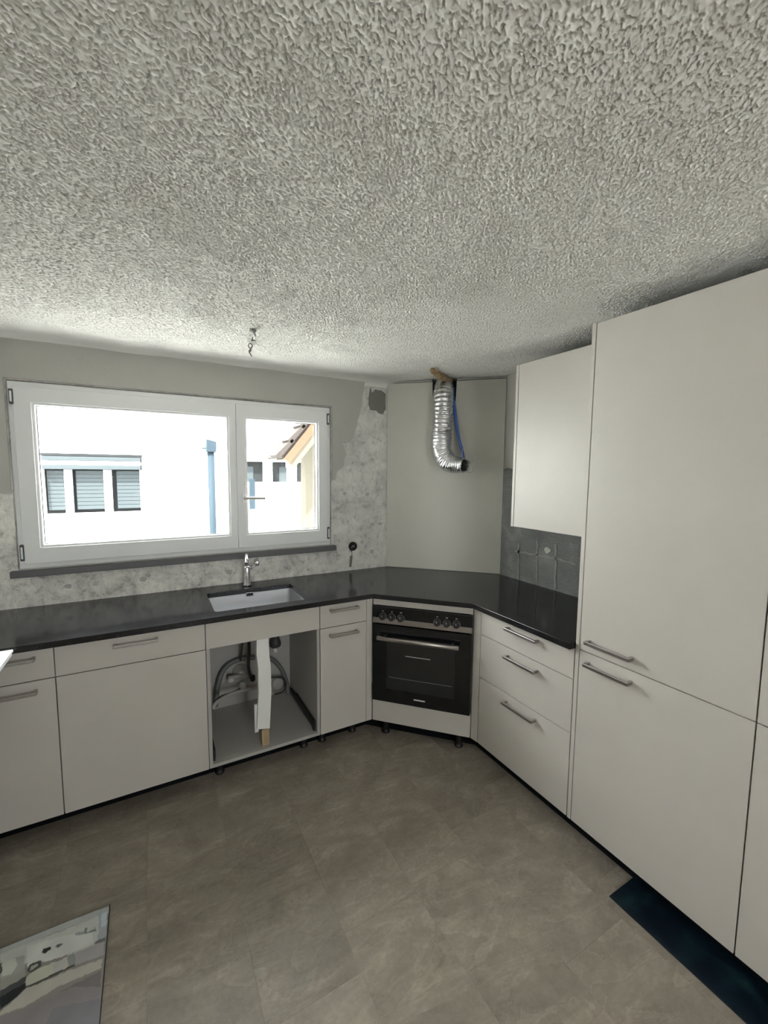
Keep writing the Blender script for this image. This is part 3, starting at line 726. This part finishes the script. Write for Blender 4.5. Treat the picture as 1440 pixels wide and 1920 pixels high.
# hoses and fittings
yb = YW-.042
def hose(name, label, cat, pts, r, material, group=None, wob=None, parent=None, seg=12, n=14):
    P = []
    for u, v, y in pts: P.append(hit(u, v, 1, y))
    o = MB().tube(spline(P, n), r, seg, wob=wob).build(name, material, parent, 0, True)
    if label: tag(o, label, cat, group)
    return o
hose('waste_hose', 'thick grey waste hose arching left inside the sink unit', 'hose', [(404, 1325, YW-.10), (408, 1290, YW-.09), (416, 1262, YW-.075), (432, 1244, YW-.07), (455, 1235, YW-.07), (478, 1233, YW-.075)], .0145, 'hose_grey', wob=lambda i, k: 1+.05*(i % 2))
hose('waste_hose', 'thick grey waste hose curving down right behind the white strip', 'hose', [(500, 1232, YW-.08), (515, 1240, YW-.075), (528, 1255, YW-.07), (537, 1278, YW-.07), (540, 1300, YW-.08)], .0135, 'hose_grey', wob=lambda i, k: 1+.05*(i % 2))
hose('supply_hose', 'thin black hose curling in a ring at the right of the sink unit', 'hose', [(500, 1272, YW-.09), (515, 1270, YW-.10), (530, 1271, YW-.10), (536, 1282, YW-.10), (531, 1296, YW-.10), (515, 1302, YW-.11)], .0065, 'hose_dark')
hose('supply_hose', 'thin grey hose sweeping across the floor of the sink unit', 'hose', [(399, 1330, YF+.25), (405, 1318, YF+.27), (425, 1305, YF+.30), (450, 1296, YF+.34), (478, 1290, YW-.16), (500, 1286, YW-.12)], .011, 'plastic_grey')
hose('supply_hose', 'thin dark hose lying beneath the wall valve', 'hose', [(402, 1316, YF+.34), (415, 1306, YW-.2), (435, 1299, YW-.17), (450, 1292, YW-.14)], .0065, 'hose_dark')
tp_ = thing('tap_supply', 'dark flexible pipes hanging from the tap to the valve', 'pipe', tuple(hit(467, 1290, 1, YW-.11)))
hose('pipe', None, None, [(455, 1200, YW-.12), (453, 1222, YW-.12), (451, 1238, YW-.10)], .006, 'hose_dark', parent=tp_)
hose('pipe', None, None, [(467, 1198, YW-.12), (467, 1225, YW-.125), (466, 1250, YW-.12), (471, 1272, YW-.105)], .010, 'hose_dark', parent=tp_)
p = hit(474, 1271, 1, YW-.105); MB().lathe((p.x, p.y, p.z-.02), [(.012, 0), (.016, .004), (.016, .03), (.010, .038)], 14).build('coupling', 'black_plastic', tp_, 0)
vl = thing('wall_valve', 'grey plastic wall valve and trap on the back of the sink unit', 'valve', tuple(hit(448, 1270, 1, YW-.04)))
p = hit(452, 1262, 1, YW-.07)
MB().lathe((p.x, YW-.039, p.z), [(.050, 0), (.050, -.006), (.042, -.016), (.030, -.03), (.022, -.06)], 22, 'y').build('wall_rosette', 'plastic_grey', vl, 0, True)
mb = MB(); mb.cyl((p.x, p.y-.028, p.z-.005), (p.x-.085, p.y-.035, p.z+.002), .014, 14); mb.build('valve_body', 'plastic_grey', vl, 0, True)
q = hit(433, 1275, 1, YW-.105)
MB().lathe((q.x, q.y, q.z-.012), [(.011, 0), (.020, .004), (.020, .026), (.012, .03)], 10).build('valve_wheel', 'plastic_white', vl, .001)
q = hit(455, 1287, 1, YW-.10); MB().lathe((q.x, q.y, q.z-.02), [(.016, 0), (.022, .006), (.022, .034), (.014, .045)], 14).build('union_nut', 'plastic_white', vl, 0)
q0, q1 = hit(462, 1286, 1, YW-.10), hit(490, 1286, 1, YW-.10); MB().cyl(q0, q1, .006, 10).build('outlet', 'brass', vl, 0, True)
tr = thing('drain_trap', 'dark drain trap under the sink behind the white strip', 'drain', tuple(hit(516, 1214, 1, YW-.20)))
p = hit(516, 1205, 1, YW-.22)
MB().lathe((p.x, p.y, p.z-.02), [(.020, -.01), (.034, 0), (.036, .02), (.026, .05), (.026, max(.06, .704-p.z+.02))], 18).build('trap_cup', 'hose_dark', tr, 0)
mb = MB(); mb.tube(spline([(p.x, p.y, p.z-.02), (p.x+.002, p.y+.01, p.z-.055), (p.x+.03, p.y+.04, p.z-.06), (p.x+.045, p.y+.09, p.z-.02), (p.x+.03, YW-.05, p.z)], 8), .015, 12); mb.build('trap_bend', 'plastic_white', tr, 0, True)
q = hit(522, 1284, 1, YW-.06); r_ = MB().lathe((q.x, YW-.039, q.z), [(.045, 0), (.045, -.008), (.036, -.02), (.012, -.022)], 20, 'y').build('wall_plate', 'plastic_grey', None, 0, True); tag(r_, 'round grey cover plate low on the back of the sink unit', 'cover plate')

# ------------------------------------------------------------------ extractor duct, pipe and foam in the corner
def dpt(u, v, off): p = hit_sum(u, v, KD-off*2**.5); return p
ctr = [dpt(832, 722, -.08), dpt(832, 728, .0), dpt(831, 744, .066), dpt(830, 780, .078), dpt(828, 818, .082), dpt(828, 846, .088), dpt(838, 864, .096), dpt(853, 871, .110), dpt(870, 873, .150)]
path = spline(ctr, 26)
rng = np.random.default_rng(5)
nz = rng.normal(0, 1, (len(path), 30))
def dwob(i, k):
    t = i/len(path); amp = .05 if t < .5 else .022
    return 1 + amp*math.sin(i*2*PI/5.2) + .022*nz[i//2 % len(path), k] + .03*math.sin(k*1.1+i*.13)
drr = lambda t: .062 + .006*min(1, t/.5) if t < .78 else .068 - .022*(t-.78)/.22
dc = thing('exhaust_duct', 'crumpled silver foil duct hanging from the hole in the corner board', 'duct', tuple(ctr[6]))
du_ = MB().tube(path, drr, 30, caps=False, wob=dwob).build('duct_tube', 'duct_foil', dc, 0, True)
md = du_.modifiers.new('thick', 'SOLIDIFY'); md.thickness = .0012; md.offset = -1
# torn foil rim and loose wire at the open end
endp, endd = path[-1], (path[-1]-path[-3]).normalized()
sidev = endd.cross(Vector((0, 0, 1))).normalized(); upe = sidev.cross(endd)
for j in range(3):
    pts = [endp + endd*(.004*j+.004*math.sin(3*th+j)) + sidev*math.cos(th)*(.045+.004*j+.005*math.sin(4*th+2*j)) + upe*math.sin(th)*(.042+.004*math.sin(5*th+j)) for th in [2*PI*k/40 for k in range(41)]]
    MB().tube(pts, .0030, 6).build('foil_rim', 'duct_foil', dc, 0, True)
for a_, b_, c_2 in (((866, 868), (880, 872), (888, 862)), ((872, 884), (884, 886), (887, 872)), ((868, 862), (866, 850), (869, 838)), ((884, 868), (893, 858), (893, 846))):
    MB().tube(spline([dpt(*a_, .12), dpt(*b_, .12), dpt(*c_2, .10)], 8), .0016, 6).build('foil_wire', 'duct_foil', dc, 0, True)
bp = MB().tube(spline([dpt(850, 728, -.05), dpt(849, 745, .012), dpt(853, 775, .028), dpt(859, 815, .04), dpt(866, 845, .07), dpt(870, 862, .09)], 14), .0115, 12, wob=lambda i, k: 1+.04*(i % 2)).build('blue_conduit', 'blue_pipe', None, 0, True)
tag(bp, 'blue conduit running down beside the foil duct', 'conduit')
# expanding foam smeared from the hole onto the ceiling
bm = bmesh.new(); random.seed(3)
cf = dpt(826, 706, .03)
for (u, v, off, r) in ((811, 694, .10, .017), (815, 697, .085, .024), (820, 700, .07, .026), (826, 704, .05, .026), (832, 708, .035, .027), (838, 712, .02, .025), (843, 715, .006, .02), (830, 713, .03, .022), (822, 706, .055, .02), (835, 716, .02, .02)):
    p = hit(u, v, 2, ZC-.012)
    if p.x+p.y > KD-.012: p = dpt(u, v, .01)
    q = bmesh.ops.create_icosphere(bm, subdivisions=3, radius=r)
    for w_ in q['verts']:
        w_.co = w_.co*(1+.35*noise.noise(w_.co*38+Vector((u, v, 0)))); w_.co.z *= .8; w_.co += p
        w_.co.z = min(w_.co.z, ZC-.0005)
me = bpy.data.meshes.new('expanding_foam'); bm.to_mesh(me); bm.free(); me.materials.append(M['expanding_foam'])
me.polygons.foreach_set('use_smooth', [True]*len(me.polygons))
o = bpy.data.objects.new('expanding_foam', me); C.objects.link(o); tag(o, 'brown expanding foam on the ceiling over the foil duct', 'foam')

# ------------------------------------------------------------------ ceiling cable and wall box
hk = hit(474, 619, 2, ZC)
cw = thing('ceiling_cable', 'bare lamp cable with connector dangling from a ceiling hook', 'cable', (hk.x, hk.y, ZC-.10))
def cp(u, v, d=0): return hit(u, v, 1, hk.y+d)
MB().lathe((hk.x, hk.y, ZC-.010), [(.016, .0095), (.016, .004), (.006, 0)], 14).build('ceiling_plug', 'wire', cw)
MB().tube(spline([Vector((hk.x, hk.y, ZC-.004)), cp(478, 628), cp(480, 633), cp(478, 638), cp(473, 637), cp(474, 632)], 8), .0022, 8).build('hook', 'dark_metal', cw, 0, True)
MB().tube(spline([Vector((hk.x+.006, hk.y, ZC-.003)), cp(480, 630), cp(479, 640), cp(482, 646), cp(487, 647)], 8), .0028, 8).build('core', 'wire_white', cw, 0, True)
MB().tube(spline([cp(475, 637), cp(467, 636), cp(468, 642), cp(473, 648), cp(470, 654), cp(467, 659), cp(470, 665), cp(472, 668)], 8), .0030, 8).build('core', 'wire', cw, 0, True)
MB().tube(spline([cp(474, 638), cp(468, 643, .01), cp(466, 650, .01), cp(471, 655, .01), cp(468, 661, .01)], 8), .0024, 8).build('core', 'wire', cw, 0, True)
a = cp(467, 638); MB().box(a.x-.009, a.x+.009, a.y-.008, a.y+.008, a.z-.012, a.z+.010).build('connector', 'wire_white', cw, .002)
a = cp(475, 642); MB().box(a.x-.010, a.x+.010, a.y+.002, a.y+.014, a.z-.010, a.z+.010).build('connector', 'wire_white', cw, .002)

eb = hit(661, 1024, 1, YW)
e_ = thing('socket_box', 'empty black flush socket box in the stripped wall', 'socket box', (eb.x, YW-.002, eb.z))
MB().prism([[(eb.x+.033*math.cos(t), eb.z+.033*math.sin(t)) for t in [2*PI*k/24 for k in range(24)]], [(eb.x+.026*math.cos(t), eb.z+.026*math.sin(t)) for t in [2*PI*k/24 for k in range(24)]]], px, YW-.010, YW-.0003).build('box_ring', 'black_plastic', e_)
MB().prism([[(eb.x+.026*math.cos(t), eb.z+.026*math.sin(t)) for t in [2*PI*k/24 for k in range(24)]]], px, YW-.002, YW-.0004).build('box_back', 'void', e_)
MB().tube(spline([(eb.x-.01, YW-.003, eb.z-.01), (eb.x, YW-.012, eb.z+.006), (eb.x+.012, YW-.004, eb.z-.008)], 6), .003, 8).build('core', 'plastic_grey', e_, 0, True)

# ------------------------------------------------------------------ things on the floor
c0 = hit(1142, 1680, 2, .004)
bl = MB().box(c0.x, 1.668, YS-.602, c0.y, .0012, .005).build('blue_sheet', 'blue_sheet', None, .001)
tag(bl, 'dark blue sheet lying on the floor under the tall cupboards', 'sheet')

# printed picture panel lying flat
X0, X1, Y0, Y1 = -.57, -.185, 1.16, 1.748
pc = thing('picture_panel', 'large printed picture panel lying flat on the floor tiles', 'picture', ((X0+X1)/2, (Y0+Y1)/2, 0))
bx('backing', 'black_plastic', pc, X0, X1, Y0, Y1, .0003, .012, bevel=.001)
polys = [  # photograph pixels of the print, colour as printed
 ([(0, 1700), (210, 1690), (210, 1930), (0, 1930)], (128, 122, 116)),
 ([(0, 1770), (205, 1700), (205, 1712), (100, 1750), (0, 1792)], (160, 162, 158)),
 ([(0, 1790), (50, 1770), (130, 1740), (200, 1712), (197, 1762), (180, 1772), (140, 1790), (60, 1800), (0, 1830)], (176, 177, 168)),
 ([(50, 1775), (100, 1760), (170, 1745), (175, 1768), (110, 1795), (50, 1812)], (190, 190, 182)),
 ([(186, 1712), (203, 1706), (198, 1760), (183, 1765)], (150, 156, 160)),
 ([(190, 1712), (201, 1709), (199, 1735), (189, 1740)], (172, 182, 184)),
 ([(176, 1770), (180, 1764), (198, 1757), (197, 1764), (184, 1772)], (96, 96, 100)),
 ([(140, 1750), (160, 1745), (160, 1750), (142, 1755)], (138, 142, 140)),
 ([(158, 1742), (163, 1737), (164, 1748), (178, 1743), (179, 1738), (181, 1746), (160, 1752)], (110, 116, 114)),
 ([(78, 1786), (82, 1779), (94, 1775), (96, 1779), (84, 1787)], (24, 26, 26)),
 ([(102, 1776), (112, 1769), (118, 1770), (108, 1777)], (88, 90, 88)),
 ([(0, 1812), (30, 1795), (46, 1790), (46, 1815), (28, 1830), (0, 1838)], (150, 151, 142)),
 ([(4, 1808), (30, 1796), (32, 1812), (20, 1828), (4, 1832)], (182, 182, 170)),
 ([(0, 1806), (4, 1804), (4, 1822), (0, 1826)], (40, 42, 40)),
 ([(50, 1820), (54, 1810), (72, 1801), (78, 1802), (76, 1812), (58, 1824)], (58, 60, 56)),
 ([(56, 1820), (58, 1812), (70, 1806), (72, 1809), (62, 1818)], (150, 152, 140)),
 ([(48, 1835), (60, 1822), (98, 1806), (126, 1794), (128, 1812), (98, 1830), (48, 1850)], (178, 176, 160)),
 ([(100, 1808), (126, 1796), (128, 1811), (102, 1826)], (168, 167, 160)),
 ([(127, 1792), (138, 1786), (140, 1808), (128, 1812)], (128, 130, 126)),
 ([(140, 1786), (196, 1764), (196, 1790), (140, 1810)], (150, 146, 144)),
 ([(0, 1850), (30, 1836), (48, 1828), (48, 1848), (20, 1876), (0, 1894)], (70, 72, 72)),
 ([(0, 1868), (48, 1842), (50, 1852), (14, 1884), (0, 1894)], (26, 30, 32)),
 ([(0, 1838), (30, 1826), (46, 1816), (48, 1830), (20, 1846), (0, 1858)], (146, 145, 134)),
 ([(48, 1850), (130, 1812), (140, 1808), (140, 1812), (50, 1854)], (70, 66, 56)),
 ([(0, 1898), (50, 1854), (130, 1820), (192, 1798), (190, 1815), (110, 1850), (60, 1880), (0, 1905)], (168, 163, 152)),
 ([(110, 1862), (190, 1818), (188, 1862), (150, 1872), (134, 1876)], (108, 102, 102)),
 ([(60, 1884), (134, 1852), (190, 1850), (188, 1930), (0, 1930), (0, 1908)], (124, 118, 118)),
 ([(100, 1890), (188, 1872), (188, 1930), (80, 1930)], (112, 110, 114))]
def inside(p, poly):
    x, y = p; r = False
    for (a, b), (c, d) in zip(poly, poly[1:]+poly[:1]):
        if (b > y) != (d > y) and x < (c-a)*(y-b)/(d-b)+a: r = not r
    return r
zt_ = .0123
# finer where the print shows
xs = list(np.linspace(X0+.002, -.56, 2)) + list(np.linspace(-.55, X1-.002, 150)); ysg = list(np.linspace(Y0+.002, 1.32, 12)) + list(np.linspace(1.325, Y1-.002, 170))
vsg = [(x, y, zt_) for y in ysg for x in xs]; nxg = len(xs)
fsg = [(j*nxg+i, j*nxg+i+1, (j+1)*nxg+i+1, (j+1)*nxg+i) for j in range(len(ysg)-1) for i in range(nxg-1)]
inv = WM[pc.name].inverted()
me = bpy.data.meshes.new('print'); me.from_pydata([inv @ Vector(v) for v in vsg], [], fsg)
ca_ = me.color_attributes.new('print', 'FLOAT_COLOR', 'POINT')
cols = np.ones((len(vsg), 4), np.float32)
for i, v in enumerate(vsg):
    d_ = Vector(v)-EYEP; a = d_.dot(rt)/d_.dot(fw); b = d_.dot(up)/d_.dot(fw)
    p = (720+F*a, 960-F*b); p = (p[0]+2.2*noise.noise(Vector(v)*60), p[1]+2.2*noise.noise(Vector(v)*60+Vector((9, 0, 0))))
    cc = (126, 121, 117)
    for poly, col in polys:
        if inside(p, poly): cc = col
    l_ = np.array(lin(cc))*np.array([1.38, 1.42, 1.48])*(1+.12*noise.noise(Vector(v)*22)); cols[i, :3] = l_
ca_.data.foreach_set('color', cols.ravel())
mp_ = mat('picture_print', (.4, .4, .4), .5); n = N(mp_); at_ = n.n('ShaderNodeAttribute', attribute_name='print'); n.base(at_.outputs['Color'])
me.materials.append(mp_)
o = bpy.data.objects.new('print', me); C.objects.link(o); o.parent = pc

# white table reaching in from the left wall
tb = thing('table', 'white table with a thin top against the left wall', 'table', (-.75, 1.75, 0))
za = .905
ca2 = hit(25, 1217, 2, za)
tx1, ty1 = ca2.x, ca2.y
bx('table_top', 'table_top', tb, XL+.004, tx1, 1.32, ty1, za-.012, za, bevel=.003)
bx('table_rim', 'table_top', tb, XL+.006, tx1-.004, 1.324, ty1-.004, za-.026, za-.0145, bevel=.003)
bx('shadow_gap', 'hinge', tb, XL+.01, tx1-.007, 1.33, ty1-.007, za-.0145, za-.012, bevel=0)
for lx in (XL+.05, tx1-.10):
    for ly in (1.38, ty1-.09): bx('leg', 'plastic_white', tb, lx-.018, lx+.018, ly-.018, ly+.018, 0, za-.026, bevel=.002)

# ------------------------------------------------------------------ outside
gr = MB().box(-40, 45, YW+.5, 60, -3.3, -3.0).build('ground', 'ground_pale'); tag(gr, 'pale paved ground outside', 'ground', kind='structure')
gr2 = MB().box(-40, 45, -40, YB-.5, -3.3, -3.0).build('ground_rear', 'ground_pale'); tag(gr2, 'pale paved ground behind the house', 'ground', kind='structure')
YO = 12.0
ho = thing('white_house', 'white house opposite with a three-part shuttered window', 'building', (-1, YO, -3))
o0 = hit(432, 900, 1, YO)
def P_(u, v, y=YO): return hit(u, v, 1, y)
a = P_(80, 884); b = P_(266, 958); xr = P_(455, 900).x
wz0, wz1, wx0, wx1 = P_(180, 962).z, P_(180, 852).z, P_(80, 900).x, P_(267, 900).x
MB().prism([[(-14, -3), (xr, -3), (xr, 4.6), (-14, 4.6)], [(wx0, wz0), (wx1, wz0), (wx1, wz1), (wx0, wz1)]], px, YO, YO+.35).build('wall', 'facade_white', ho)
bx('window_back', 'dark_window', ho, wx0, wx1, YO+.30, YO+.34, wz0, wz1, bevel=0)
bx('lintel', 'dark_window', ho, wx0-.02, wx1+.02, YO-.03, YO+.2, wz1-.05, wz1+.01, bevel=0)
zr = P_(180, 881).z
for i in range(3):
    h_ = (wz1-.06-zr)/3; bx('blind_roll', 'shutter' if i != 1 else 'facade_white', ho, wx0, wx1-.02, YO-.06+.01*i, YO+.10, zr+h_*i+.008, zr+h_*(i+1), bevel=.01)
for u0, u1 in ((87, 121), (142, 195), (219, 263)):
    x0, x1 = P_(u0, 920).x, P_(u1, 920).x
    f_ = bx('shutter', 'shutter', ho, x0, x1, YO+.16, YO+.20, wz0+.08, zr-.02, bevel=0)
    nsl = 10; hz_ = (zr-.02-wz0-.08)/nsl
    for k in range(nsl): bx('slat', 'shutter', f_, x0, x1, YO+.145, YO+.165, wz0+.08+hz_*k+.012, wz0+.08+hz_*(k+1), bevel=0)
for u0, u1 in ((121, 135), (195, 210), (263, 267)):
    bx('mullion', 'facade_white', ho, P_(u0, 920).x, P_(u1, 920).x, YO+.05, YO+.22, wz0, zr, bevel=0)
bx('window_sill', 'facade_white', ho, wx0-.02, P_(281, 970).x, YO-.12, YO+.1, wz0-.10, wz0-.02, bevel=.01)
v0, v1 = P_(335, 850), P_(352, 833)
vg = bx('vent_grille', 'shutter', ho, v0.x, v1.x, YO-.02, YO, v0.z, v1.z, bevel=0)
for k in range(5):
    zz = v0.z+(v1.z-v0.z)*(k+.2)/5; bx('vent_slat', 'shutter', vg, v0.x, v1.x, YO-.035, YO-.02, zz, zz+.025, bevel=0)
dp = thing('downpipe', 'blue-grey downpipe with hopper on the white house', 'pipe', tuple(Vector((P_(396, 900).x, YO-.1, -3))))
xa_, xb_ = P_(389, 900).x, P_(402, 900).x; zt2 = P_(396, 848).z
MB().cyl(((xa_+xb_)/2, YO-.12, -3), ((xa_+xb_)/2, YO-.12, zt2), (xb_-xa_)/2, 16).build('pipe', 'pipe_blue', dp, 0, True)
z9 = P_(396, 829).z
MB().prism([[(xa_-.03, zt2), (xb_+.03, zt2), (xb_+.05, z9), (xa_-.02, z9+.06)]], px, YO-.26, YO-.01).build('hopper', 'pipe_blue', dp, .01)
bx('bracket', 'pipe_blue', dp, P_(378, 840).x, xa_, YO-.10, YO-.06, P_(380, 842).z, P_(380, 839).z, bevel=0)
# building further back seen through the small sash
Y2 = 17.0
hb = thing('pillared_house', 'white building with dark window band and pillars farther back', 'building', (8, Y2, -3))
q = lambda u, v: hit(u, v, 1, Y2)
x0, x1 = q(440, 900).x, q(640, 900).x
zb0, zb1 = q(520, 904).z, q(520, 866).z
MB().prism([[(x0-.5, -3), (x1+2, -3), (x1+2, 4.4), (x0-.5, 4.4)], [(x0, zb0), (x1+1, zb0), (x1+1, zb1), (x0, zb1)]], px, Y2, Y2+.5).build('wall', 'facade_white', hb)
for u0, u1 in ((440, 496), (508, 540), (553, 610)): 
    w_ = bx('window', 'dark_window', hb, q(u0, 880).x, q(u1, 880).x, Y2+.3, Y2+.36, zb0, zb1, bevel=0)
    bx('pane', 'shutter', w_, q(u0, 880).x+.4, q(u0, 880).x+.75, Y2+.27, Y2+.30, zb0, zb1-.2, bevel=0)
for u0, u1 in ((497, 508), (541, 553)): 
    bx('pillar', 'facade_white', hb, q(u0, 900).x, q(u1, 900).x, Y2-.25, Y2+.3, -3, q(u0, 862).z, bevel=0)
bx('ledge', 'facade_white', hb, x0-.5, x1+2, Y2-.35, Y2, q(520, 966).z, q(520, 961).z, bevel=0)
bx('shutter', 'pipe_blue', hb, q(467, 920).x, q(478, 920).x, Y2-.05, Y2-.001, q(470, 955).z, q(470, 898).z, bevel=0)
# yellow neighbour with its tiled verge
Y3 = 7.0
hy_ = thing('yellow_house', 'pale yellow gable wall with a tiled roof verge', 'building', (4.6, Y3, -3))
q3 = lambda u, v, y=Y3: hit(u, v, 1, y)
xl = q3(573, 900).x
MB().prism([[(xl, -3), (xl+5, -3), (xl+5, q3(573, 850).z+3.6), (xl+2.5, q3(573, 850).z+3.2), (xl, q3(573, 850).z)]], px, Y3, Y3+.25).build('wall', 'yellow_wall', hy_)
e0, e1 = q3(537, 864, Y3-.5), q3(586, 802, Y3-.5)
d3 = (e1-e0).normalized(); n3 = Vector((-d3.z, 0, d3.x))
if n3.z < 0: n3 = -n3
LV = 4.2
def band(name, material, lo, hi, y0, y1, parent):
    a, b = e0+n3*lo, e0+n3*hi; c, d = b+d3*LV, a+d3*LV
    return MB().prism([[(a.x, a.z), (d.x, d.z), (c.x, c.z), (b.x, b.z)]], px, y0, y1).build(name, material, parent)
band('roof_deck', 'roof_tile', .06, .10, Y3-.5, Y3+.4, hy_)
band('barge_board', 'barge_orange', -.06, .06, Y3-.53, Y3-.47, hy_)
band('barge_board', 'barge_cream', -.17, -.06, Y3-.50, Y3-.45, hy_)
band('soffit', 'barge_cream', .0, .04, Y3-.47, Y3, hy_)
for k in range(14):
    a = e0+d3*(.30*k-.05)
    pts = [a+n3*.11, a+d3*.36+n3*.10, a+d3*.36+n3*.15, a+n3*.19]
    MB().prism([[(p.x, p.z) for p in pts]], px, Y3-.56, Y3-.2).build('verge_tile', 'roof_tile', hy_)
